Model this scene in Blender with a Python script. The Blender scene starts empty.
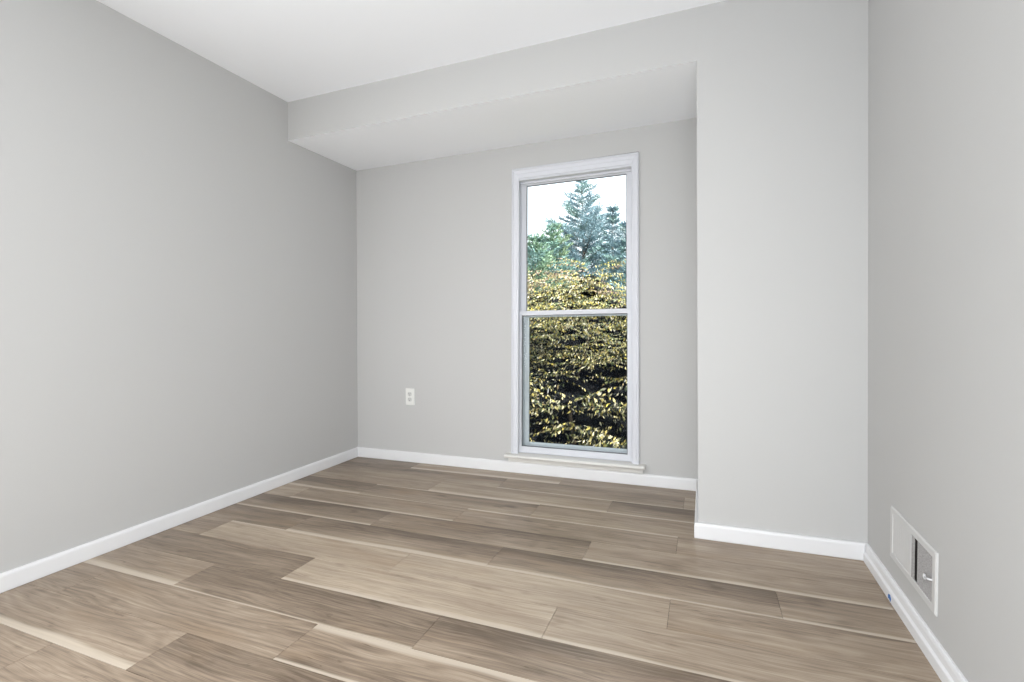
import bpy, bmesh, math, random
import numpy as np
from mathutils import Vector, Matrix

C = bpy.context.scene.collection
S = bpy.context.scene
random.seed(11)
rng = np.random.default_rng(11)

# ------------------------------------------------------------------ camera
cam_d = bpy.data.cameras.new('camera')
cam_d.sensor_width = 36.0
cam_d.lens = 17.305
cam_d.clip_start = 0.02
cam = bpy.data.objects.new('camera', cam_d)
C.objects.link(cam)
RX = Vector((0.93153421, 0.36341145, -0.01327162))
RY = Vector((-0.36364864, 0.93109326, -0.02872299))
RZ = Vector((0.00191885, 0.03158265, 0.9994993))
m = Matrix.Identity(4)
for i in range(3):
    m[i][0] = RX[i]; m[i][1] = RZ[i]; m[i][2] = -RY[i]
m[2][3] = 0.9914
cam.matrix_world = m
S.camera = cam

# ------------------------------------------------------------------ sky, sun, added fill lights, exposure
S.view_settings.view_transform = 'Standard'
S.view_settings.look = 'None'
S.view_settings.gamma = 1.0
S.view_settings.use_curve_mapping = False
S.view_settings.exposure = 0.0

w = bpy.data.worlds.new('sky'); S.world = w
w.use_nodes = True
wn = w.node_tree.nodes; wl = w.node_tree.links
bg = wn['Background']
bg.inputs['Color'].default_value = (0.86, 0.935, 1.0, 1)
bg.inputs['Strength'].default_value = 2.2

sun_d = bpy.data.lights.new('sun', 'SUN')
sun_d.energy = 18.0; sun_d.angle = math.radians(0.7); sun_d.color = (1.0, 0.97, 0.92)
sun = bpy.data.objects.new('sun', sun_d); C.objects.link(sun)
sun.location = (6, -2, 6)
sun.rotation_euler = Vector((0.74, -0.30, 0.60)).to_track_quat('Z', 'Y').to_euler()

def area(name, loc, aim, sx, sy, energy, color=(1, 1, 1), spread=180):
    d = bpy.data.lights.new(name, 'AREA')
    d.shape = 'RECTANGLE'; d.size = sx; d.size_y = sy; d.energy = energy; d.color = color
    d.spread = math.radians(spread)
    o = bpy.data.objects.new(name, d); C.objects.link(o)
    o.location = loc
    o.rotation_euler = (Vector(loc) - Vector(aim)).to_track_quat('Z', 'Y').to_euler()
    return o
area('up_fill', (-0.1, -0.75, 0.35), (-0.85, 1.3, 2.44), 1.25, 0.9, 56, (0.885, 0.945, 1.0))  # added fill from below, lifts ceiling and soffit; no fixture here
area('top_fill', (-0.9, -1.5, 2.42), (-0.9, -1.5, 0), 1.0, 1.0, 68, (0.985, 0.99, 0.985))  # added overhead fill behind the camera, not a fixture
area('left_fill', (-2.42, 0.0, 1.2), (0.6, 0.1, 1.2), 0.8, 1.6, 31, (0.95, 0.975, 1.0))  # added side fill to brighten the right wall
area('right_fill', (0.58, 0.0, 1.2), (-2.0, 0.1, 1.2), 0.5, 1.6, 6, (0.95, 0.975, 1.0))  # weak added side fill for the left wall
area('deep_fill', (-0.6, -1.5, 1.5), (-1.75, 3.1, 0.7), 0.6, 0.6, 7, (1.0, 0.99, 0.965), 70)  # added narrower fill aimed at the dim far left corner

# ------------------------------------------------------------------ room dimensions (metres)
XL, YB, YS, XP, XR = -2.4683, 3.1108, 2.4484, -0.0305, 0.6238
ZC, ZS = 2.44, 2.198
XLF = XL - 0.0519          # left wall's foot shifted out to match lens distortion, not a real lean
XRF = XR + 0.0066
XPF = XP + 0.0034
YSF = YS - 0.0257
BH, BT = 0.0721, 0.0194
YR = -4.2                  # rear wall, well behind the camera

# ------------------------------------------------------------------ helpers
def nt(name):
    mt = bpy.data.materials.new(name); mt.use_nodes = True
    t = mt.node_tree
    return mt, t, t.nodes['Principled BSDF']

def node(t, typ, **kw):
    n = t.nodes.new(typ)
    for k, v in kw.items():
        if k.startswith('i_'):
            n.inputs[int(k[2:])].default_value = v
        else:
            setattr(n, k, v)
    return n

def mathn(t, op, a, b=None, c=None, clamp=False):
    n = t.nodes.new('ShaderNodeMath'); n.operation = op; n.use_clamp = clamp
    for i, v in enumerate((a, b, c)):
        if v is None: continue
        if isinstance(v, (int, float)): n.inputs[i].default_value = v
        else: t.links.new(v, n.inputs[i])
    return n.outputs[0]

def mixc(t, fac, a, b):
    n = t.nodes.new('ShaderNodeMix'); n.data_type = 'RGBA'
    if isinstance(fac, (int, float)): n.inputs[0].default_value = fac
    else: t.links.new(fac, n.inputs[0])
    for i, v in ((6, a), (7, b)):
        if isinstance(v, tuple): n.inputs[i].default_value = (*v, 1)
        else: t.links.new(v, n.inputs[i])
    return n.outputs[2]

def paint(name, col, rough=0.6, var=0.02, scale=3.0, bump=0.0, bscale=300, spec=0.3, metal=0.0):
    mt, t, b = nt(name)
    tc = node(t, 'ShaderNodeTexCoord')
    nz = node(t, 'ShaderNodeTexNoise'); nz.inputs['Scale'].default_value = scale; nz.inputs['Detail'].default_value = 3
    t.links.new(tc.outputs['Object'], nz.inputs['Vector'])
    lo = tuple(max(0, c * (1 - var)) for c in col); hi = tuple(min(1, c * (1 + var)) for c in col)
    t.links.new(mixc(t, nz.outputs['Fac'], lo, hi), b.inputs['Base Color'])
    b.inputs['Roughness'].default_value = rough
    b.inputs['Specular IOR Level'].default_value = spec
    b.inputs['Metallic'].default_value = metal
    if bump:
        n2 = node(t, 'ShaderNodeTexNoise'); n2.inputs['Scale'].default_value = bscale
        t.links.new(tc.outputs['Object'], n2.inputs['Vector'])
        bp = node(t, 'ShaderNodeBump'); bp.inputs['Strength'].default_value = bump; bp.inputs['Distance'].default_value = 0.001
        t.links.new(n2.outputs['Fac'], bp.inputs['Height']); t.links.new(bp.outputs[0], b.inputs['Normal'])
    return mt

M = {}
M['wall'] = paint('wall_paint', (0.519, 0.516, 0.508), 0.75, 0.012, 1.5, 0.08, 260, 0.2)
M['ceil'] = paint('ceiling_paint', (0.925, 0.935, 0.955), 0.85, 0.008, 1.5, 0.06, 200, 0.1)
M['trim'] = paint('white_trim_paint', (0.76, 0.76, 0.77), 0.4, 0.02, 8, 0.0, 300, 0.4)
M['win'] = paint('white_window_enamel', (0.64, 0.65, 0.69), 0.4, 0.02, 6, 0.0, 300, 0.4)
M['sill'] = paint('worn_sill_paint', (0.70, 0.685, 0.655), 0.5, 0.05, 14, 0.0, 300, 0.3)
M['alu'] = paint('screen_frame_enamel', (0.60, 0.63, 0.67), 0.45, 0.03, 10, 0, 300, 0.4)
M['plastic'] = paint('outlet_plastic', (0.76, 0.76, 0.73), 0.35, 0.01, 20, 0, 300, 0.5)
M['recept'] = paint('receptacle_plastic', (0.58, 0.58, 0.56), 0.35, 0.01, 20, 0, 300, 0.5)
M['gasket'] = paint('glazing_gasket_rubber', (0.16, 0.165, 0.175), 0.6, 0.1, 30)
M['dark'] = paint('dark_slot', (0.03, 0.03, 0.03), 0.7, 0.1, 20)
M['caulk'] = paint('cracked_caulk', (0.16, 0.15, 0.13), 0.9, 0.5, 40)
M['metal'] = paint('screw_metal', (0.6, 0.6, 0.58), 0.35, 0.05, 60, 0, 300, 0.5, 0.8)
M['vent'] = paint('register_enamel', (0.60, 0.595, 0.585), 0.45, 0.03, 30, 0, 300, 0.4)
M['fin'] = paint('dusty_shaded_fin_enamel', (0.33, 0.32, 0.315), 0.55, 0.45, 240, 0, 300, 0.3)  # dust mottle; shade lines between the fins are put into it too
M['duct'] = paint('duct_shade', (0.008, 0.006, 0.006), 0.9, 0.2, 30)
M['tape'] = paint('blue_tape', (0.05, 0.16, 0.42), 0.6, 0.1, 90)
M['outer'] = paint('exterior_siding', (0.5, 0.45, 0.4), 0.8, 0.05, 4)
M['bark'] = paint('bark', (0.10, 0.075, 0.055), 0.9, 0.35, 14)
M['wire'] = paint('black_cable', (0.01, 0.01, 0.012), 0.6, 0.1, 30)

def glass_mat():
    mt = bpy.data.materials.new('window_glass'); mt.use_nodes = True
    t = mt.node_tree; t.nodes.clear()
    out = node(t, 'ShaderNodeOutputMaterial')
    tr = node(t, 'ShaderNodeBsdfTransparent'); tr.inputs[0].default_value = (0.97, 0.985, 0.98, 1)
    gl = node(t, 'ShaderNodeBsdfGlossy'); gl.inputs['Roughness'].default_value = 0.02
    fr = node(t, 'ShaderNodeFresnel'); fr.inputs['IOR'].default_value = 1.3
    nz = node(t, 'ShaderNodeTexNoise'); nz.inputs['Scale'].default_value = 1.0
    mx = node(t, 'ShaderNodeMixShader')
    t.links.new(mathn(t, 'MULTIPLY', fr.outputs[0], 0.25), mx.inputs[0])
    t.links.new(tr.outputs[0], mx.inputs[1]); t.links.new(gl.outputs[0], mx.inputs[2])
    t.links.new(mx.outputs[0], out.inputs[0])
    return mt
M['glass'] = glass_mat()

def mesh_mat():
    mt = bpy.data.materials.new('insect_mesh'); mt.use_nodes = True
    t = mt.node_tree; t.nodes.clear()
    out = node(t, 'ShaderNodeOutputMaterial')
    tr = node(t, 'ShaderNodeBsdfTransparent')
    df = node(t, 'ShaderNodeBsdfDiffuse'); df.inputs[0].default_value = (0.012, 0.015, 0.022, 1)
    mx = node(t, 'ShaderNodeMixShader'); mx.inputs[0].default_value = 0.24
    t.links.new(tr.outputs[0], mx.inputs[1]); t.links.new(df.outputs[0], mx.inputs[2])
    t.links.new(mx.outputs[0], out.inputs[0])
    return mt
M['mesh'] = mesh_mat()

def link_obj(name, me, mats, parent=None):
    for k in (mats if isinstance(mats, (list, tuple)) else [mats]): me.materials.append(k)
    o = bpy.data.objects.new(name, me); C.objects.link(o)
    if parent: o.parent = parent
    return o

def obj(name, bm, mats, parent=None, bevel=0.0, smooth=False):
    me = bpy.data.meshes.new(name)
    bmesh.ops.recalc_face_normals(bm, faces=bm.faces)
    if bevel:
        es = [e for e in bm.edges if len(e.link_faces) == 2 and e.calc_face_angle(0) > 0.5]
        bmesh.ops.bevel(bm, geom=es, offset=bevel, segments=2, affect='EDGES', profile=0.6)
    if smooth:
        for f in bm.faces: f.smooth = True
    bm.to_mesh(me); bm.free()
    return link_obj(name, me, mats, parent)

def box(bm, x0, x1, y0, y1, z0, z1, mi=0):
    v = [bm.verts.new(p) for p in ((x0,y0,z0),(x1,y0,z0),(x1,y1,z0),(x0,y1,z0),(x0,y0,z1),(x1,y0,z1),(x1,y1,z1),(x0,y1,z1))]
    for q in ((3,2,1,0),(4,5,6,7),(0,1,5,4),(1,2,6,5),(2,3,7,6),(3,0,4,7)):
        f = bm.faces.new([v[i] for i in q]); f.material_index = mi
    return v

def hexa(bm, bot, top, mi=0):
    v = [bm.verts.new(p) for p in list(bot) + list(top)]
    for q in ((3,2,1,0),(4,5,6,7),(0,1,5,4),(1,2,6,5),(2,3,7,6),(3,0,4,7)):
        f = bm.faces.new([v[i] for i in q]); f.material_index = mi
    return v

def loops(bm, rings, closed=True, caps=True):
    vs = [[bm.verts.new(p) for p in r] for r in rings]
    n = len(vs[0])
    for a, b in zip(vs[:-1], vs[1:]):
        for i in range(n if closed else n - 1):
            j = (i + 1) % n
            bm.faces.new((a[i], a[j], b[j], b[i]))
    if caps:
        bm.faces.new(vs[0][::-1]); bm.faces.new(vs[-1])
    return vs

def tube(bm, pts, rads, seg=8):
    rings = []
    for i, p in enumerate(pts):
        a = Vector(pts[max(0, i - 1)]); b = Vector(pts[min(len(pts) - 1, i + 1)])
        d = (b - a).normalized()
        u = d.orthogonal().normalized(); v = d.cross(u)
        if i and rings:
            pass
        r = rads[i] if isinstance(rads, (list, tuple)) else rads
        ref = Vector((0, 0, 1)) if abs(d.z) < 0.9 else Vector((1, 0, 0))
        u = d.cross(ref).normalized(); v = d.cross(u)
        rings.append([Vector(p) + (u * math.cos(2*math.pi*k/seg) + v * math.sin(2*math.pi*k/seg)) * r for k in range(seg)])
    loops(bm, rings)

def empty(name, loc=(0, 0, 0)):
    o = bpy.data.objects.new(name, None); C.objects.link(o)
    o.location = loc; o.empty_display_size = 0.1
    return o

def tag(o, label=None, cat=None, group=None, kind=None):
    if label: o['label'] = label
    if cat: o['category'] = cat
    if group: o['group'] = group
    if kind: o['kind'] = kind
    return o

def struct(name, bm, mats, **kw):
    o = obj(name, bm, mats, **kw); o['kind'] = 'structure'; return o

# ------------------------------------------------------------------ floor: staggered planks
def floor_mat():
    mt, t, b = nt('wood_plank_floor')
    L = t.links
    uv = node(t, 'ShaderNodeUVMap', uv_map='plank_uv')
    at = node(t, 'ShaderNodeAttribute', attribute_name='plank_look')
    sd = node(t, 'ShaderNodeAttribute', attribute_name='plank_seed')
    sp = node(t, 'ShaderNodeSeparateXYZ'); L.new(uv.outputs[0], sp.inputs[0])
    u, v = sp.outputs[0], sp.outputs[1]
    ac = node(t, 'ShaderNodeSeparateColor'); L.new(at.outputs['Color'], ac.inputs[0])
    tone, near, far = ac.outputs[0], ac.outputs[1], ac.outputs[2]
    sc = node(t, 'ShaderNodeSeparateColor'); L.new(sd.outputs['Color'], sc.inputs[0])
    seed, grad, fig = sc.outputs[0], sc.outputs[1], sc.outputs[2]
    seedz = mathn(t, 'MULTIPLY', seed, 97.0)
    def noise(fu, fv, detail, rough, off=0.0, vv=v, dist=0.0):
        cb = node(t, 'ShaderNodeCombineXYZ')
        L.new(mathn(t, 'MULTIPLY', u, fu), cb.inputs[0])
        L.new(mathn(t, 'MULTIPLY', vv, fv), cb.inputs[1])
        L.new(mathn(t, 'ADD', seedz, off), cb.inputs[2])
        n = node(t, 'ShaderNodeTexNoise'); n.inputs['Scale'].default_value = 1.0
        n.inputs['Detail'].default_value = detail; n.inputs['Roughness'].default_value = rough
        n.inputs['Distortion'].default_value = dist
        L.new(cb.outputs[0], n.inputs['Vector'])
        return n.outputs['Fac']
    warp = mathn(t, 'SUBTRACT', noise(1.6, 0.9, 2, 0.5, 3.1), 0.5)
    v2 = mathn(t, 'ADD', v, mathn(t, 'MULTIPLY', warp, 0.32))
    band = mathn(t, 'SUBTRACT', noise(2.0, 2.8, 4, 0.6, 0, v2), 0.5)
    streak = mathn(t, 'SUBTRACT', noise(2.6, 22.0, 4, 0.72, 7.7, v2), 0.5)
    grain = mathn(t, 'SUBTRACT', noise(6.0, 85.0, 2, 0.7, 5.2, v2), 0.5)
    low = noise(1.0, 1.5, 1, 0.4, 11.3, v2, 0.3)
    rings = mathn(t, 'SINE', mathn(t, 'MULTIPLY', low, 75.0))
    knot = noise(5.0, 2.2, 2, 0.6, 21.0)
    knotm = mathn(t, 'MULTIPLY', mathn(t, 'SUBTRACT', knot, 0.62, None, True), 1.6)
    val = mathn(t, 'ADD', tone, mathn(t, 'MULTIPLY', band, 0.9))
    val = mathn(t, 'ADD', val, mathn(t, 'MULTIPLY', streak, 0.9))
    val = mathn(t, 'ADD', val, mathn(t, 'MULTIPLY', grain, 0.7))
    val = mathn(t, 'ADD', val, mathn(t, 'MULTIPLY', mathn(t, 'MULTIPLY', rings, fig), 0.09))
    fleck = mathn(t, 'MULTIPLY', mathn(t, 'SUBTRACT', noise(9.0, 14.0, 3, 0.6, 55.0, v2, 0.6), 0.62, None, True), 2.2)
    val = mathn(t, 'SUBTRACT', mathn(t, 'SUBTRACT', val, knotm), fleck)
    gr = mathn(t, 'MULTIPLY', mathn(t, 'SUBTRACT', 0.5, v), mathn(t, 'SUBTRACT', mathn(t, 'MULTIPLY', grad, 2.0), 1.0))
    val = mathn(t, 'ADD', val, gr)
    rp = node(t, 'ShaderNodeValToRGB'); L.new(val, rp.inputs[0])
    e = rp.color_ramp.elements
    e[0].position = 0.0; e[0].color = (*DARK, 1)
    e[1].position = 1.0; e[1].color = (*LIGHT, 1)
    k = rp.color_ramp.elements.new(0.45); k.color = (*MID, 1)
    col = rp.outputs[0]
    # warm heartwood patches
    hw = noise(1.7, 1.3, 2, 0.5, 31.0)
    hwm = mathn(t, 'MULTIPLY', mathn(t, 'SUBTRACT', hw, 0.56, None, True), 2.4, None, True)
    col = mixc(t, hwm, col, WARM)
    # pale sapwood along an edge of the board
    wob = mathn(t, 'ADD', 0.15, mathn(t, 'MULTIPLY', noise(1.8, 0.0, 2, 0.5, 41.0), 1.35))
    def edge(vv, wid):
        wd = mathn(t, 'MULTIPLY', wid, wob)
        a = mathn(t, 'DIVIDE', mathn(t, 'SUBTRACT', wd, vv), mathn(t, 'ADD', 0.02, mathn(t, 'MULTIPLY', wid, 0.3)), None, True)
        return a
    mk = mathn(t, 'MAXIMUM', edge(v, near), edge(mathn(t, 'SUBTRACT', 1.0, v), far))
    sap = mixc(t, mathn(t, 'ADD', 0.5, streak), SAP0, SAP1)
    col = mixc(t, mathn(t, 'MULTIPLY', mk, 0.92), col, sap)
    L.new(col, b.inputs['Base Color'])
    L.new(mathn(t, 'ADD', 0.35, mathn(t, 'MULTIPLY', grain, 0.15)), b.inputs['Roughness'])
    b.inputs['Specular IOR Level'].default_value = 0.35
    bp = node(t, 'ShaderNodeBump'); bp.inputs['Strength'].default_value = 0.15; bp.inputs['Distance'].default_value = 0.0006
    L.new(grain, bp.inputs['Height']); L.new(bp.outputs[0], b.inputs['Normal'])
    return mt
DARK = (0.125, 0.091, 0.064); MID = (0.310, 0.240, 0.177); LIGHT = (0.54, 0.45, 0.345)
WARM = (0.30, 0.205, 0.125); SAP0 = (0.48, 0.405, 0.325); SAP1 = (0.60, 0.525, 0.43)
M['floor'] = floor_mat()
M['sub'] = paint('dark_subfloor', (0.06, 0.045, 0.035), 0.9, 0.1, 20)  # dark subfloor seen in the gaps between planks

PW = 0.187
def row_lo(k): return 1.276 + PW * k
# per row: seam phase, then {plank order from the left: (tone, near sapwood, far sapwood, gradient, figure)}
ROWS = {
    9: (-1.945, [(.22,0,0,0,.3), (.52,.25,0,.1,.3), (.42,0,0,0,.3), (.5,0,0,0,.3)]),
    8: (-1.197, [(.25,.0,0,.35,.4), (.33,0,0,.45,.3), (.36,.06,0,.2,.4), (.62,.06,0,0,.1)]),
    7: (-1.577, [(.42,0,0,.1,.3), (.50,.16,0,.2,.3), (.22,.10,0,.45,.4), (.4,0,0,0,.3)]),
    6: (-1.945, [(.26,.22,0,.4,.3), (.32,0,.10,.35,.3), (.44,.0,0,.1,.4), (.5,0,0,0,.3)]),
    5: (-1.206, [(.62,0,0,0,.1), (.42,.13,.05,.1,.3), (.38,0,.10,0,.4), (.50,.0,0,0,.4)]),
    4: (-1.575, [(.28,.12,0,.5,.2), (.30,0,0,.35,.3), (.46,.17,0,.0,.4), (.5,0,0,0,.3)]),
    3: (-1.936, [(.24,0,0,.1,.3), (.32,.15,0,.5,.3), (.28,.08,0,.6,.4), (.36,.10,0,.1,.3)]),
    2: (-1.206, [(.40,0,0,0,.2), (.64,0,.09,0,.2), (.66,0,.05,.1,.2), (.46,.0,0,.05,.6)]),
    1: (-1.575, [(.24,0,0,0,.3), (.68,.17,0,.05,.3), (.54,.12,0,.0,.7), (.5,.1,0,0,.3)]),
    0: (-1.937, [(.42,.26,0,.1,.4), (.26,.06,0,.1,.5), (.28,0,0,.35,.4), (.5,0,0,0,.3)]),
    -1: (-1.213, [(.4,0,0,0,.4), (.38,0,.0,.1,.9), (.36,.10,.20,-.45,1.), (.40,0,.1,0,.3)]),
    -2: (-1.584, [(.44,.22,0,.1,.8), (.27,0,0,.2,.5), (.4,.1,0,.1,.3), (.4,0,0,0,.3)]),
    -3: (-.85, [(.4,.1,0,.1,.4), (.42,.1,0,.1,.6), (.35,0,0,.1,.3), (.5,0,0,0,.3)]),
}
PL = 1.0905
def build_floor():
    x0, x1, y1 = XLF - 0.02, XRF + 0.02, YB + 0.02
    bm = bmesh.new()
    uvl = bm.loops.layers.uv.new('plank_uv')
    lk = bm.loops.layers.float_color.new('plank_look')
    sdl = bm.loops.layers.float_color.new('plank_seed')
    g = 0.0007
    r2 = random.Random(5)
    for k in range(9, -31, -1):
        lo = row_lo(k); hi = lo + PW
        if k == 9: hi = y1
        lo = max(lo, YR - .02)
        if hi <= lo: continue
        if k in ROWS: ph, tab = ROWS[k]
        else:
            ph = [-1.206, -1.575, -1.94][k % 3]
            tab = [(r2.uniform(.2,.6), r2.choice([0,.1,.2]), 0, r2.uniform(0,.4), r2.uniform(.2,.7)) for _ in range(5)]
        s = ph
        while s - PL > x0 + 0.02: s -= PL
        seams = [x0]
        if s <= x0 + 0.02: s += PL
        while s < x1 - 0.02: seams.append(s); s += PL
        seams.append(x1)
        for i, (a, b) in enumerate(zip(seams[:-1], seams[1:])):
            tone, ne, fa, gr, fg = tab[min(i, len(tab) - 1)]
            seed = r2.random()
            ca, cb, cl, ch = a + g, b - g, lo + g, hi - g
            top = [(ca,cl,0),(cb,cl,0),(cb,ch,0),(ca,ch,0)]
            vt = [bm.verts.new(p) for p in top]; vb = [bm.verts.new((p[0],p[1],-.003)) for p in top]
            fs = [bm.faces.new(vt)]
            for q in range(4):
                fs.append(bm.faces.new((vt[q], vb[q], vb[(q+1)%4], vt[(q+1)%4])))
            for f in fs:
                for lp in f.loops:
                    co = lp.vert.co
                    vv = (co.y - (row_lo(k))) / PW
                    lp[uvl].uv = (co.x + i * 3.7, min(vv, 1.0))
                    lp[lk] = (tone, ne, fa, 1)
                    lp[sdl] = (seed, gr * .5 + .5, fg, 1)
    box(bm, x0, x1, YR - .02, y1, -0.06, -0.003, 1)
    me = bpy.data.meshes.new('floor'); bm.to_mesh(me); bm.free()
    o = link_obj('floor', me, [M['floor'], M['sub']])
    o['kind'] = 'structure'
build_floor()

# ------------------------------------------------------------------ walls, ceiling, soffit, pier
WT = 0.14
OX0, OX1, OZ0, OZ1 = -1.185, -0.398, 0.108, 1.985     # window hole in the back wall
bm = bmesh.new()
hexa(bm, [(XLF-WT,YR,-.06),(XLF,YR,-.06),(XLF,YB+WT,-.06),(XLF-WT,YB+WT,-.06)], [(XL-WT,YR,ZC),(XL,YR,ZC),(XL,YB+WT,ZC),(XL-WT,YB+WT,ZC)])
struct('wall_left', bm, M['wall'])
SK = lambda y: .004 - .010*(YS - y)      # right wall skewed very slightly to fit the camera view
bm = bmesh.new()
hexa(bm, [(XRF+SK(YR),YR,-.06),(XRF+WT,YR,-.06),(XRF+WT,YB+WT,-.06),(XRF+SK(YB+WT),YB+WT,-.06)], [(XR+SK(YR),YR,ZC),(XR+WT,YR,ZC),(XR+WT,YB+WT,ZC),(XR+SK(YB+WT),YB+WT,ZC)])
struct('wall_right', bm, M['wall'])
bm = bmesh.new()
box(bm, XLF, OX0, YB, YB+WT, -.06, ZC)
box(bm, OX1, XR, YB, YB+WT, -.06, ZC)
box(bm, OX0, OX1, YB, YB+WT, OZ1, ZC)
box(bm, OX0, OX1, YB, YB+WT, -.06, OZ0)
struct('wall_back', bm, M['wall'])
bm = bmesh.new(); box(bm, XLF-WT, XRF+WT, YR-WT, YR, -.06, ZC); struct('wall_rear', bm, M['wall'])
bm = bmesh.new(); box(bm, XLF-WT-.05, XRF+WT+.05, YR-WT, YB+WT+.05, ZC, ZC+.15); struct('ceiling', bm, M['ceil'])
bm = bmesh.new()
hexa(bm, [(XPF,YSF,0),(XRF+.015,YSF,0),(XRF+.015,YB,0),(XPF,YB,0)], [(XP,YS,ZC),(XR+.015,YS,ZC),(XR+.015,YB,ZC),(XP,YB,ZC)])
struct('wall_pier', bm, M['wall'])
bm = bmesh.new()
ysz = YS - 0.0257 * (ZC - ZS) / ZC
v = hexa(bm, [(XL-.004,ysz,ZS),(XP,ysz,ZS),(XP,YB,ZS),(XL-.004,YB,ZS)], [(XL,YS,ZC),(XP,YS,ZC),(XP,YB,ZC),(XL,YB,ZC)])
bm.faces.ensure_lookup_table()
for f in bm.faces:
    if all(abs(q.co.z - ZS) < 1e-5 for q in f.verts): f.material_index = 1
struct('ceiling_soffit', bm, [M['wall'], M['ceil']])

# ------------------------------------------------------------------ baseboards (mitred)
PROF = [(0,0),(BT,0),(BT,0.030),(BT-.001,0.034),(0.0125,0.040),(0.0115,0.060),(0.009,0.0685),(0.005,BH),(0,BH)]
FLAT = [(0,0),(BT-.004,0),(BT-.002,.004),(BT-.002,0.030),(BT-.002,0.040),(BT-.002,0.060),(BT-.004,0.0675),(BT-.008,BH),(0,BH)]
PATH = [(XLF,YR),(XLF,YB),(XPF,YB),(XPF,YSF),(XRF+SK(YSF),YSF),(XRF+SK(YR),YR)]
NAMES = ['baseboard_left','baseboard_back','baseboard_pier_side','baseboard_pier','baseboard_right']
def seg_n(i):
    a, b = Vector(PATH[i]), Vector(PATH[i+1]); d = (b-a).normalized()
    return Vector((d.y, -d.x))       # into the room (path runs clockwise seen from above)
for i, nm in enumerate(NAMES):
    n = seg_n(i)
    def off(j):
        ns = [seg_n(q) for q in (j-1, j) if 0 <= q < len(NAMES)]
        if len(ns) == 1: return ns[0]
        s = ns[0] + ns[1]
        return s / (1 + ns[0].dot(ns[1]))
    bm = bmesh.new()
    rings = []
    for j in (i, i+1):
        o2 = off(j)
        rings.append([(PATH[j][0]+o2.x*p, PATH[j][1]+o2.y*p, z) for p, z in (PROF if nm == 'baseboard_right' else FLAT)])
    loops(bm, rings)
    struct(nm, bm, M['trim'])

# ------------------------------------------------------------------ window
def rack(o):
    """skew the window to fit the camera view: left side moved out at the foot"""
    for v in o.data.vertices:
        s = min(1.1, max(-.1, (-0.369 - v.co.x) / 0.825)); t = (2.042 - v.co.z) / 1.9
        v.co.x -= (0.033 * s + 0.007 * (1 - s)) * t  # sideways shift fitted to the camera view
win = empty('window_1', (0, 0, 0)); win['kind'] = 'structure'
wparts = []
def wp(name, bm, mat, parent=win, **kw):
    o = obj(name, bm, mat, parent, **kw); wparts.append(o); return o

CX0, CX1, CZ1 = -1.194, -0.369, 2.042
cprof = [(0,0),(0,-.016),(.006,-.020),(.012,-.020),(.016,-.015),(.034,-.012),(.040,-.014),(1.0,-.011),(1.0,0)]
def casing(name, pts, widths, ins):
    bm = bmesh.new(); rings = []
    for (x, z), wd, (ix, iz) in zip(pts, widths, ins):
        rings.append([(x+ix*min(p, 1)*(wd if p == 1.0 else 1) , YB+d, z+iz*(p if p != 1.0 else wd)) if p != 1.0 else (x+ix*wd, YB+d, z+iz*wd) for p, d in cprof])
    loops(bm, rings)
    return wp(name, bm, M['win'])
casing('casing', [(CX0,0.131),(CX0,CZ1)], [.048,.048], [(1,0),(1,-1.35)])
casing('casing', [(CX0,CZ1),(CX1,CZ1)], [.064,.064], [(.75,-1),(-.68,-1)])
casing('casing', [(CX1,0.131),(CX1,CZ1)], [.043,.043], [(-1,0),(-1,-1.5)])
JX0, JX1, JZ1 = -1.163, -0.415, 1.965
bm = bmesh.new()
box(bm, OX0, JX0, YB-.002, YB+WT+.01, .131, JZ1)
box(bm, JX1, OX1, YB-.002, YB+WT+.01, .131, JZ1)
box(bm, OX0, OX1, YB-.002, YB+WT+.01, JZ1, OZ1)
box(bm, OX0, OX1, YB+.0255, YB+WT+.02, OZ0, .131)
wp('jamb', bm, M['win'])
bm = bmesh.new()   # stop beads between the sash tracks
for a, b in ((JX0, JX0+.010), (JX1-.008, JX1)):
    box(bm, a, b, YB+.052, YB+.060, 1.10, JZ1)
box(bm, JX0+.010, JX1-.008, YB+.040, YB+.060, JZ1-.014, JZ1)
wp('stop_bead', bm, M['win'], bevel=.0015)
bm = bmesh.new(); box(bm, JX0, JX0+.0015, YB+.027, YB+.0515, 1.10, JZ1)
wp('jamb_liner', bm, M['alu'])
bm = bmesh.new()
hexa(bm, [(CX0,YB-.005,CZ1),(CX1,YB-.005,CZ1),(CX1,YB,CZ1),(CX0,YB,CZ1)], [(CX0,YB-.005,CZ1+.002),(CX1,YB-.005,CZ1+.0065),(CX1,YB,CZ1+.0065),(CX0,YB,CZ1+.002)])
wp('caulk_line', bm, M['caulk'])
# lower sash
def sash(name, x0, x1, y0, y1, z0, z1, sl, sr, rb, rt):
    bm = bmesh.new()
    box(bm, x0, x0+sl, y0, y1, z0, z1); box(bm, x1-sr, x1, y0, y1, z0, z1)
    box(bm, x0+sl, x1-sr, y0, y1, z0, z0+rb); box(bm, x0+sl, x1-sr, y0, y1, z1-rt, z1)
    s = wp(name, bm, M['win'])
    bm = bmesh.new(); gy = y0 + (y1-y0)*.6
    box(bm, x0+sl-.004, x1-sr+.004, gy, gy+.004, z0+rb-.004, z1-rt+.004)
    wp('pane', bm, M['glass'], s)
    bm = bmesh.new()   # gasket round the pane
    q = .004
    box(bm, x0+sl, x0+sl+q, y0+.006, gy, z0+rb, z1-rt); box(bm, x1-sr-q, x1-sr, y0+.006, gy, z0+rb, z1-rt)
    box(bm, x0+sl+q, x1-sr-q, y0+.006, gy, z0+rb, z0+rb+q); box(bm, x0+sl+q, x1-sr-q, y0+.006, gy, z1-rt-q, z1-rt)
    wp('glazing_gasket', bm, M['gasket'], s)
    return s
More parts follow.
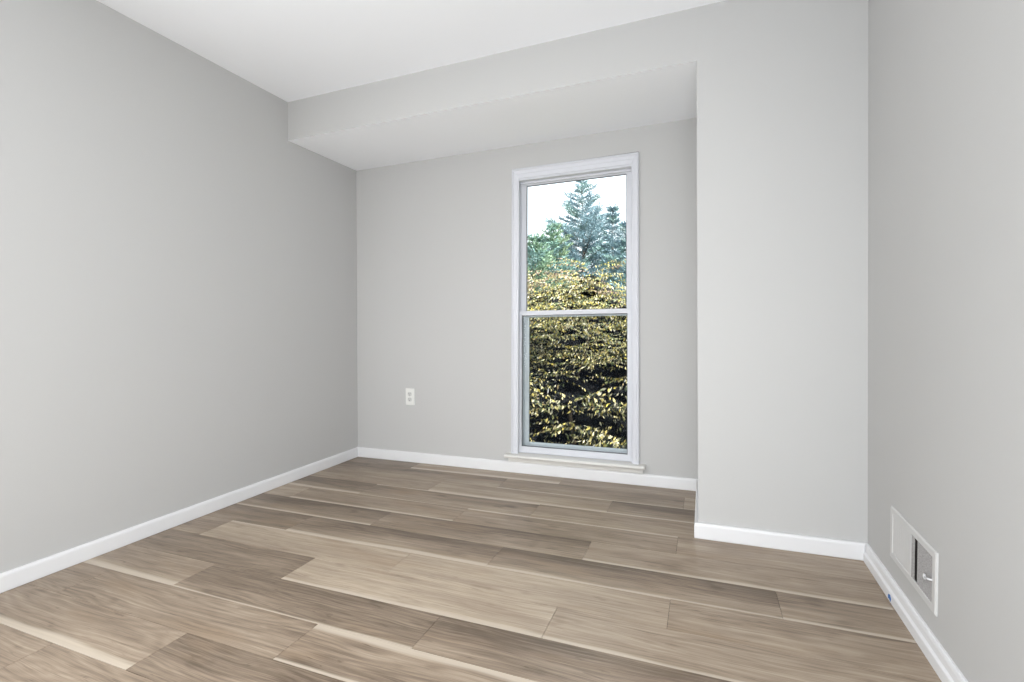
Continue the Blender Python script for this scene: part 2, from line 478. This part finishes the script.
low = sash('lower_sash', JX0+.002, JX1-.002, YB+.024, YB+.050, .133, 1.097, .026, .025, .042, .029)
upp = sash('upper_sash', JX0+.003, JX1-.003, YB+.062, YB+.090, 1.062, JZ1-.004, .042, .034, .034, .017)
# insect screen outside the lower sash
sx0, sx1, sz0, sz1, sy0, sy1 = JX0+.002, JX1-.002, .133, 1.085, YB+.100, YB+.115
bm = bmesh.new()
box(bm, sx0, sx0+.051, sy0, sy1, sz0, sz1); box(bm, sx1-.030, sx1, sy0, sy1, sz0, sz1)
box(bm, sx0+.051, sx1-.030, sy0, sy1, sz0, sz0+.056); box(bm, sx0+.051, sx1-.030, sy0, sy1, sz1-.03, sz1)
scr = wp('insect_screen', bm, M['alu'])
bm = bmesh.new(); box(bm, sx0+.049, sx1-.028, sy0+.006, sy0+.0065, sz0+.044, sz1-.028)
wp('screen_mesh', bm, M['mesh'], scr)
# stool and apron
bm = bmesh.new()
prof = [(YB-.060,.112),(YB-.063,.119),(YB-.060,.127),(YB-.053,.131),(YB+.0255,.131),(YB+.0255,.109),(YB,.1085),(YB-.054,.1085)]
loops(bm, [[(x, y, z) for y, z in prof] for x in (-1.226, -1.222, -0.336, -0.332)])
wp('stool', bm, M['sill'])
bm = bmesh.new()
ap = [(YB-.016,.074),(YB-.018,.080),(YB-.018,.1085),(YB,.1085),(YB,.074)]
loops(bm, [[(x, y, z) for y, z in ap] for x in (-1.212, -0.347)])
wp('apron', bm, M['sill'])
for o in wparts: rack(o)

# ------------------------------------------------------------------ wall outlet
out = empty('wall_outlet', (-2.0305, YB, 0.4845))
tag(out, 'white duplex wall outlet low on the grey wall beside the window', 'outlet')
def rrect(cx, cz, w, h, r, y, n=4):
    pts = []
    for qx, qz, a0 in ((1,1,0),(-1,1,90),(-1,-1,180),(1,-1,270)):
        for i in range(n+1):
            a = math.radians(a0 + 90*i/n)
            pts.append((cx+qx*(w/2-r)+r*math.cos(a), y, cz+qz*(h/2-r)+r*math.sin(a)))
    return pts
bm = bmesh.new()
loops(bm, [rrect(0,0,.075,.122,.004,0), rrect(0,0,.075,.122,.004,-.003), rrect(0,0,.069,.116,.004,-.006)])
obj('cover_plate', bm, M['plastic'], out)
for s in (1, -1):
    bm = bmesh.new()
    zc = .0205*s
    ring = lambda k, y: [(max(-.0165,min(.0165,.0178*k*math.cos(a))), y, zc+.0145*k*max(-1,min(1,1.15*math.sin(a)))) for a in [2*math.pi*i/28 for i in range(28)]]
    loops(bm, [ring(1,-.0055), ring(1,-.0085), ring(.94,-.0092)])
    rc = obj('receptacle', bm, M['recept'], out)
    bm = bmesh.new()
    box(bm, -.0078,-.0055,-.0097,-.0085, zc+.000, zc+.0085)
    box(bm, .0055,.0072,-.0097,-.0085, zc+.001, zc+.008)
    loops(bm, [[(.0028*math.cos(2*math.pi*i/12), y, zc-.0072+.0028*math.sin(2*math.pi*i/12)) for i in range(12)] for y in (-.0085,-.0097)])
    obj('slots', bm, M['dark'], rc)
bm = bmesh.new()
loops(bm, [[(.003*math.cos(2*math.pi*i/14), y, .003*math.sin(2*math.pi*i/14)) for i in range(14)] for y in (-.006,-.0078)])
obj('screw', bm, M['metal'], out)

# ------------------------------------------------------------------ floor-level air register on the right wall
VX = XR + 0.0066 * (ZC - .236) / ZC + SK(1.938)
reg = empty('air_register', (VX, 1.938, 0.234)); reg.rotation_euler = (.015, 0, -.010)
tag(reg, 'off white metal air register in the wall just above the baseboard', 'air vent')
# local: y along the wall (positive = away from the camera), z up, -x into the room
VW, VH = .194, .0935
def rr(y0, y1, z0, z1, x): return [(x,y0,z0),(x,y1,z0),(x,y1,z1),(x,y0,z1)]
bm = bmesh.new()
outr = [rr(-VW,VW,-VH,VH,0), rr(-VW,VW,-VH,VH,-.003), rr(-VW+.004,VW-.004,-VH+.004,VH-.004,-.0065), rr(-VW+.024,VW-.024,-VH+.022,VH-.022,-.0065), rr(-VW+.026,VW-.026,-VH+.024,VH-.024,-.0045), rr(-VW+.026,VW-.026,-VH+.024,VH-.024,0)]
loops(bm, outr, True, False)
bmesh.ops.bevel(bm, geom=[e for e in bm.edges if abs(e.verts[0].co.x-e.verts[1].co.x) > .003 and e.verts[0].co.x < -.001], offset=.0015, segments=2, affect='EDGES')
obj('frame', bm, M['vent'], reg)
iy0, iy1, iz0, iz1 = -VW+.026, VW-.026, -VH+.024, VH-.024
split = .006
bm = bmesh.new()   # closed bank of overlapping blades
nb = 9; wb = (iy1 - split) / nb
for i in range(nb):
    a = split + i*wb
    hexa(bm, [(-.0042,a,iz0),(-.0039,a+wb,iz0),(-.0015,a+wb,iz0),(-.0025,a,iz0)], [(-.0042,a,iz1),(-.0039,a+wb,iz1),(-.0015,a+wb,iz1),(-.0025,a,iz1)])
obj('closed_louvers', bm, M['vent'], reg)
bm = bmesh.new(); box(bm, -.0060, -.001, split-.010, split, iz0-.001, iz1+.001)
obj('divider', bm, M['vent'], reg, bevel=.001)
bm = bmesh.new(); box(bm, -.0012, -.0004, iy0, iy1, iz0, iz1)  # near-black flush sheet, stands in for the shade inside the duct
obj('duct_shade_sheet', bm, M['duct'], reg)
bm = bmesh.new()   # fine upright fins, two bent apart
n = 13; L = split - .010 - iy0
for i in range(n):
    c = iy0 + .007 + (i+.5)/n*(L-.007)
    if i in (n-3, n-4): continue
    bend = 0
    zs_ = [iz0 + (iz1-iz0)*k/6 for k in range(7)]
    rings = []
    for k, z in enumerate(zs_):
        o2 = bend*math.sin(math.pi*k/6)
        rings.append([(-.0052,c+.0026+o2,z),(-.0022,c-.0030+o2,z),(-.0016,c-.0025+o2,z),(-.0046,c+.0031+o2,z)])
    loops(bm, rings)
obj('open_louvers', bm, M['fin'], reg)
lv = bmesh.new()
ly0, ly1, lz = iy0-.004, iy0+.024, -.005
tube(lv, [(-.0055,ly0,lz+.008),(-.012,(ly0+ly1)/2,lz+.003),(-.013,ly1,lz)], [.0030,.0028,.0028], 10)
cr = [(-.013, ly1+.0075+.0065*math.cos(a), lz+.0065*math.sin(a)) for a in [2*math.pi*i/16 for i in range(16)]]
for i in range(16):
    tube(lv, [cr[i], cr[(i+1)%16]], .0022, 6)
obj('lever', lv, M['trim'], reg, smooth=True)

# ------------------------------------------------------------------ scrap of blue tape on the right baseboard
bm = bmesh.new()
bx = XRF + SK(2.115) - BT - .0004
pts = [(2.098,.006),(2.094,.022),(2.080,.026),(2.070,.016),(2.074,.004),(2.084,.010)]
loops(bm, [[(bx, y, z) for y, z in pts], [(bx-.0012-.0008*(i%2), y, z) for i, (y, z) in enumerate(pts)]])
t_ = obj('tape_scrap', bm, M['tape'])
tag(t_, 'tiny torn scrap of blue tape stuck on the white baseboard below the vent', 'tape')

# ------------------------------------------------------------------ outside: ground, shrub, conifers, cable
bm = bmesh.new()
N = 40
gv = [[bm.verts.new((-22+40*i/N, YB+WT+.02+36*j/N, -.34+.04*math.sin(i*.9)*math.cos(j*.7))) for j in range(N+1)] for i in range(N+1)]
for i in range(N):
    for j in range(N):
        bm.faces.new((gv[i][j], gv[i+1][j], gv[i+1][j+1], gv[i][j+1]))
M['ground'] = paint('lawn_ground', (0.16, 0.17, 0.07), 0.95, 0.4, 6, 0.5, 60)
struct('ground', bm, M['ground'], smooth=True)

def leaf_mat(name, attr, rough, trans):
    mt, t, b = nt(name)
    at = node(t, 'ShaderNodeAttribute', attribute_name=attr)
    tc = node(t, 'ShaderNodeTexCoord')
    nz = node(t, 'ShaderNodeTexNoise'); nz.inputs['Scale'].default_value = 40
    t.links.new(tc.outputs['Object'], nz.inputs['Vector'])
    hs = node(t, 'ShaderNodeHueSaturation')
    t.links.new(mathn(t, 'ADD', 0.8, mathn(t, 'MULTIPLY', nz.outputs['Fac'], 0.4)), hs.inputs['Value'])
    t.links.new(at.outputs['Color'], hs.inputs['Color'])
    t.links.new(hs.outputs[0], b.inputs['Base Color'])
    b.inputs['Roughness'].default_value = rough
    b.inputs['Specular IOR Level'].default_value = 0.4
    if trans:
        tl = node(t, 'ShaderNodeBsdfTranslucent'); t.links.new(hs.outputs[0], tl.inputs[0])
        mx = node(t, 'ShaderNodeMixShader'); mx.inputs[0].default_value = trans
        t.links.new(b.outputs[0], mx.inputs[1]); t.links.new(tl.outputs[0], mx.inputs[2])
        t.links.new(mx.outputs[0], t.nodes['Material Output'].inputs[0])
    return mt
M['leaf'] = leaf_mat('shrub_leaf', 'leaf_tint', 0.35, 0.2)
M['needle'] = leaf_mat('conifer_needle', 'leaf_tint', 0.6, 0.25)
M['inner'] = paint('inner_shade_black', (0.0022, 0.003, 0.0045), 0.95, 0.5, 18)

def blades(name, P, D, Wd, Ln, Nn, col, mat, parent, fold=0.25):
    """P base points, D unit directions, Wd widths, Ln lengths, Nn side vectors: folded pointed leaves in ONE mesh"""
    n = len(P)
    up = np.cross(D, Nn)
    mid = P + D * (Ln*.45)[:, None]
    tip = P + D * Ln[:, None]
    l = mid + Nn*(Wd*.5)[:, None] + up*(Wd*fold)[:, None]
    r = mid - Nn*(Wd*.5)[:, None] + up*(Wd*fold)[:, None]
    V = np.stack([P, l, tip, r], 1).reshape(-1, 3)
    idx = np.arange(n)[:, None]*4
    F = np.concatenate([idx + np.array([[0,1,2]]), idx + np.array([[0,2,3]])], 1).reshape(-1)
    me = bpy.data.meshes.new(name)
    me.vertices.add(len(V)); me.vertices.foreach_set('co', V.astype(np.float32).ravel())
    me.loops.add(len(F)); me.loops.foreach_set('vertex_index', F.astype(np.int32))
    nf = 2*n
    me.polygons.add(nf); me.polygons.foreach_set('loop_start', np.arange(0, nf*3, 3, dtype=np.int32))
    try: me.polygons.foreach_set('loop_total', np.full(nf, 3, np.int32))
    except Exception: pass
    ca = me.attributes.new('leaf_tint', 'FLOAT_COLOR', 'POINT')
    cc = np.repeat(np.concatenate([col, np.ones((n, 1))], 1), 4, 0)
    ca.data.foreach_set('color', cc.astype(np.float32).ravel())
    me.update(calc_edges=True); me.validate()
    return link_obj(name, me, mat, parent)

def unit(a): return a / np.maximum(np.linalg.norm(a, axis=-1, keepdims=True), 1e-9)

# --- the yellow-leaved shrub
GZ = -.34
shrub = empty('shrub', (-1.2, 5.1, GZ))
tag(shrub, 'broad yellow green leafy shrub filling the view just outside the window', 'shrub')
shrub_inv = np.array([-1.2, 5.1, GZ])
def top_z(x):
    return 1.56 + .13*np.exp(-((x+1.25)/.4)**2) + .10*np.sin(x*2.3+1.0) + .09*np.sin(x*5.1+.4) - .17/(1+np.exp(-(x+.98)/.05)) + .05*np.sin(x*11.0)
def face_y(x, z):
    return 4.50 + .10*np.sin(x*2.1+z*1.3) + .07*np.sin(x*4.7-z*3.1+1) + .28*np.clip(z-.2, 0, 2)**1.5 + .05*np.sin(z*9+x*3)
P_, D_, W_, L_, N_, K_ = [], [], [], [], [], []
def spray(o, d, ln, nl, size, pal):
    """one drooping twig with leaves hanging off both sides"""
    for i in range(nl):
        t = (i + .4) / nl
        p = o + d*ln*t + np.array([0, 0, -.10*ln*t*t*2])
        side = 1 if i % 2 else -1
        s = np.cross(d, [0, 0, 1.0]); s /= max(np.linalg.norm(s), 1e-6)
        dr = np.array([0, 0, -1.0])*rng.uniform(.35, 1.0) + d*rng.uniform(.1, .7) + s*side*rng.uniform(.1, .7) + np.array([0, -.35, 0]) + rng.normal(0, .25, 3)
        dr /= np.linalg.norm(dr)
        nn = np.cross(dr, np.array([0, -1.0, .5]) + rng.normal(0, .45, 3)); nn /= max(np.linalg.norm(nn), 1e-6)
        P_.append(p); D_.append(dr); N_.append(nn)
        l = size*rng.uniform(.7, 1.25)
        L_.append(l); W_.append(l*rng.uniform(.29, .42))
        c = pal[rng.integers(len(pal))]
        K_.append(np.clip(np.array(c)*rng.uniform(.75, 1.2), 0, 1))
SHD = [(.009,.014,.010),(.006,.010,.009),(.018,.024,.010),(.010,.013,.012)]  # near-black leaves: shade between the lit leaves put into their colour
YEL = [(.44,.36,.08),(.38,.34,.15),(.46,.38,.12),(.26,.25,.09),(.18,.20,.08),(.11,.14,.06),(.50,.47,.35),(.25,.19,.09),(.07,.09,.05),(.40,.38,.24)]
CRE = [(.70,.62,.36),(.60,.52,.25),(.46,.38,.12),(.20,.21,.09),(.60,.56,.40)] + SHD + SHD[:2]
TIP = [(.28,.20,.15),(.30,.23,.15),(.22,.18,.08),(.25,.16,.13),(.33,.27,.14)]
# leaf clumps at the branch ends, with dark gaps between them
CLUMPS = []
for ci in range(17):
    for cj in range(8):
        if rng.random() < .20 + (.12 if cj < 4 else 0): continue
        CLUMPS.append((-3.55 + .30*(ci + .5*(cj % 2)) + rng.normal(0, .06), GZ + .06 + .155*cj + rng.normal(0, .035),
                       rng.uniform(.09, .17), rng.uniform(.022, .045), rng.normal(0, .05)))
ns = 0
while ns < 2900:
    x = rng.uniform(-3.6, 1.5); tz = float(top_z(x))
    z = GZ + .1 + (tz - GZ - .1) * rng.random()**.62
    hi = min(1, max(0, (z - .5)/.35)); dy = 0.0
    if rng.random() > .07 + hi:
        cx, cz, sx_, sz_, dy = CLUMPS[rng.integers(len(CLUMPS))]
        x = cx + rng.normal(0, sx_); z = cz + rng.normal(0, sz_) - .25*abs(x - cx)
        if z < GZ + .03: continue
    elif hi < 1: dy = .10
    y = float(face_y(x, z)) + dy + rng.exponential(.07)
    a = rng.uniform(-.6, .6) + (0 if rng.random() < .5 else math.pi)
    d = np.array([math.cos(a)*.9, -abs(rng.normal(.25, .3)), math.sin(a)*.25 + (rng.uniform(0, .6) if hi > .9 else rng.uniform(-.1, .25))])
    d /= np.linalg.norm(d)
    near_top = z > tz - .14
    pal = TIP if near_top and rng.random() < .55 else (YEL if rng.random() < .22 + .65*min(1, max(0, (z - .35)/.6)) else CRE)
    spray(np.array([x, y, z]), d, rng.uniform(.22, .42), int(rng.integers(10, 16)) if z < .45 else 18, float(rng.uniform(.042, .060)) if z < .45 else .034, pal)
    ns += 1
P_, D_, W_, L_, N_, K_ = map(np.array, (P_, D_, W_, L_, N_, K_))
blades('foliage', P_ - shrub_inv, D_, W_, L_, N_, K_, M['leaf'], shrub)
# near-black core: the shade inside the shrub put into its colour
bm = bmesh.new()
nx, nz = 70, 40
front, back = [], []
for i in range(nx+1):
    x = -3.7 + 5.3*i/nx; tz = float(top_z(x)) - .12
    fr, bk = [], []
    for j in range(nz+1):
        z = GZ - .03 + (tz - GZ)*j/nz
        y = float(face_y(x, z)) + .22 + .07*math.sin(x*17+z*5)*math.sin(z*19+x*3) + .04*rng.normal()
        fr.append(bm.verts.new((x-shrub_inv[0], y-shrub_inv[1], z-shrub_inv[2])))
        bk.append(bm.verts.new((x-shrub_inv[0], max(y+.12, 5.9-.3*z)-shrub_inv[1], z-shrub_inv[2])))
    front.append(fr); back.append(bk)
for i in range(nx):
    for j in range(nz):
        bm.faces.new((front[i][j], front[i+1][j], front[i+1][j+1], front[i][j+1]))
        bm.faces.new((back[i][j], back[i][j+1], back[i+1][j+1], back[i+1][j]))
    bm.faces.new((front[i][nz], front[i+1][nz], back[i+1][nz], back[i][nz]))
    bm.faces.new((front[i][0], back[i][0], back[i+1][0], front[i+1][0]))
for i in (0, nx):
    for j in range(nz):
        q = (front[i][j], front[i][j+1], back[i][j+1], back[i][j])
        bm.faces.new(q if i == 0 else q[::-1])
obj('inner_shade_core', bm, M['inner'], shrub)
for k in range(7):
    x = -3.2 + .68*k + random.uniform(-.1, .1)
    y0 = float(face_y(x, .2)) + .24
    bm = bmesh.new()
    pts = [(x-shrub_inv[0]+.10*math.sin(q*.9+k)*q/4, y0-shrub_inv[1]+.03*math.sin(q*1.3+k), .01+q*.22) for q in range(7)]
    tube(bm, pts, [.022-.0025*q for q in range(7)], 7)
    obj('stem', bm, M['bark'], shrub, smooth=True)

# --- conifers
def conifer(name, x, y, top, r_base, label, seed, tint, levels, group='conifers standing beyond the shrub', rise=.45, dens=1.0, z_low=.8):
    R = np.random.default_rng(seed)
    root = empty(name, (x, y, GZ)); tag(root, label, 'tree', group)
    H = top - GZ
    tb = bmesh.new()
    lean = R.normal(0, .03, 2)
    tp = lambda z: np.array([lean[0]*z*.3 + .02*math.sin(z*2), lean[1]*z*.3, z])
    tube(tb, [tuple(tp(H*q/10)) for q in range(11)], [max(.006, .09*H/5*(1-q/10.2)) for q in range(11)], 8)
    P, D, W, L, Nn, K = [], [], [], [], [], []
    bb = tb
    def twig(a, d, ln, col):
        n = max(4, int(ln/.016*dens))
        t = (np.arange(n)+.5)/n
        base = a + d*(ln*t)[:, None]
        rd = R.normal(0, 1, (n, 3)); rd = unit(rd - (rd@d)[:, None]*d)
        dd = unit(d*.9 + rd*.8 + np.array([0, 0, .15]))
        P.append(base); D.append(dd); L.append(R.uniform(.05, .085, n)); W.append(R.uniform(.020, .032, n))
        Nn.append(unit(np.cross(dd, R.normal(0, 1, (n, 3)))))
        K.append(np.clip(np.array(col)*R.uniform(.75, 1.25, (n, 1)), 0, 1))
    for lv in range(levels):
        f = (lv + .3) / levels                       # 0 at the top
        z = H - (H - z_low)*f
        rl = r_base * (f**.8) * R.uniform(.8, 1.15) + .06
        nb = 6 + int(4*f)
        ph = R.uniform(0, 6.28)
        for b in range(nb):
            a = ph + 6.283*b/nb + R.normal(0, .2)
            ln = rl * R.uniform(.55, 1.3)
            r0 = rise*(1.25 - .7*f) + R.normal(0, .08)
            d = np.array([math.cos(a), math.sin(a), r0]); d /= np.linalg.norm(d)
            o = tp(z)
            tube(bb, [tuple(o), tuple(o+d*ln*.5), tuple(o+d*ln)], [.008*ln+.003, .005*ln+.002, .002], 5)
            nt_ = max(3, int(ln/.075))
            s = np.cross(d, [0, 0, 1.0]); s /= np.linalg.norm(s)
            c0 = tint[R.integers(len(tint))]
            for q in range(nt_):
                t = (q+1)/nt_
                if t < .22: continue
                p = o + d*ln*t
                for sd in (1, -1):
                    td = d*.75 + s*sd*R.uniform(.5, .8) + np.array([0, 0, R.uniform(-.05, .25)]); td /= np.linalg.norm(td)
                    twig(p, td, (.10 + .22*ln*(1-.6*t))*R.uniform(.7, 1.2), c0)
            twig(o+d*ln*.3, d, ln*.72, c0)
    twig(tp(H-.35), np.array([0, 0, 1.0]), .38, tint[0])
    obj('trunk', bb, M['bark'], root, smooth=True)
    blades('needles', np.concatenate(P), np.concatenate(D), np.concatenate(W), np.concatenate(L), np.concatenate(Nn), np.concatenate(K), M['needle'], root, .1)
BLUE = [(.14,.22,.26),(.16,.25,.29),(.14,.23,.22),(.18,.27,.31)]  # glaucous needles; pale haze is put into both palettes
GRN = [(.15,.26,.22),(.19,.29,.20),(.13,.22,.21),(.22,.30,.19)]
conifer('conifer', -3.487, 15.0, 5.41, 2.1, 'tall pointed blue green conifer rising highest above the shrub', 1, BLUE, 32, dens=.85)
conifer('conifer', -2.89, 9.8, 2.98, .90, 'bushy green conifer in front of the tallest tree, touching its lower branches', 2, GRN, 20, rise=.6)
conifer('conifer', -2.646, 7.9, 2.42, .65, 'shortest green conifer, at the far left edge of the upper window pane', 3, GRN, 17, rise=.6)
conifer('conifer', -1.967, 11.6, 3.66, .45, 'slim blue green conifer with a narrow top, just right of the tallest tree', 4, BLUE, 22, rise=.6)
conifer('conifer', -1.227, 9.0, 2.74, .55, 'blue green conifer partly cut off by the right window frame', 5, BLUE, 20, rise=.6)

# --- a dark cable strung in front of the shrub
bm = bmesh.new()
tube(bm, [(-3.4+.25*i, 3.93+.01*math.sin(i), .390-.0125*i*.25/.6+.012*((i-9)/9)**2) for i in range(19)], .0035, 6)
cb = obj('cable', bm, M['wire'])
for x in (-3.4, 1.1):
    bm = bmesh.new(); tube(bm, [(x, 3.93, GZ-.02), (x, 3.93, .2), (x, 3.93, .45)], [.015, .015, .013], 8)
    obj('stake', bm, M['bark'], cb)
tag(cb, 'thin black cable strung level across the lower part of the shrub', 'cable')
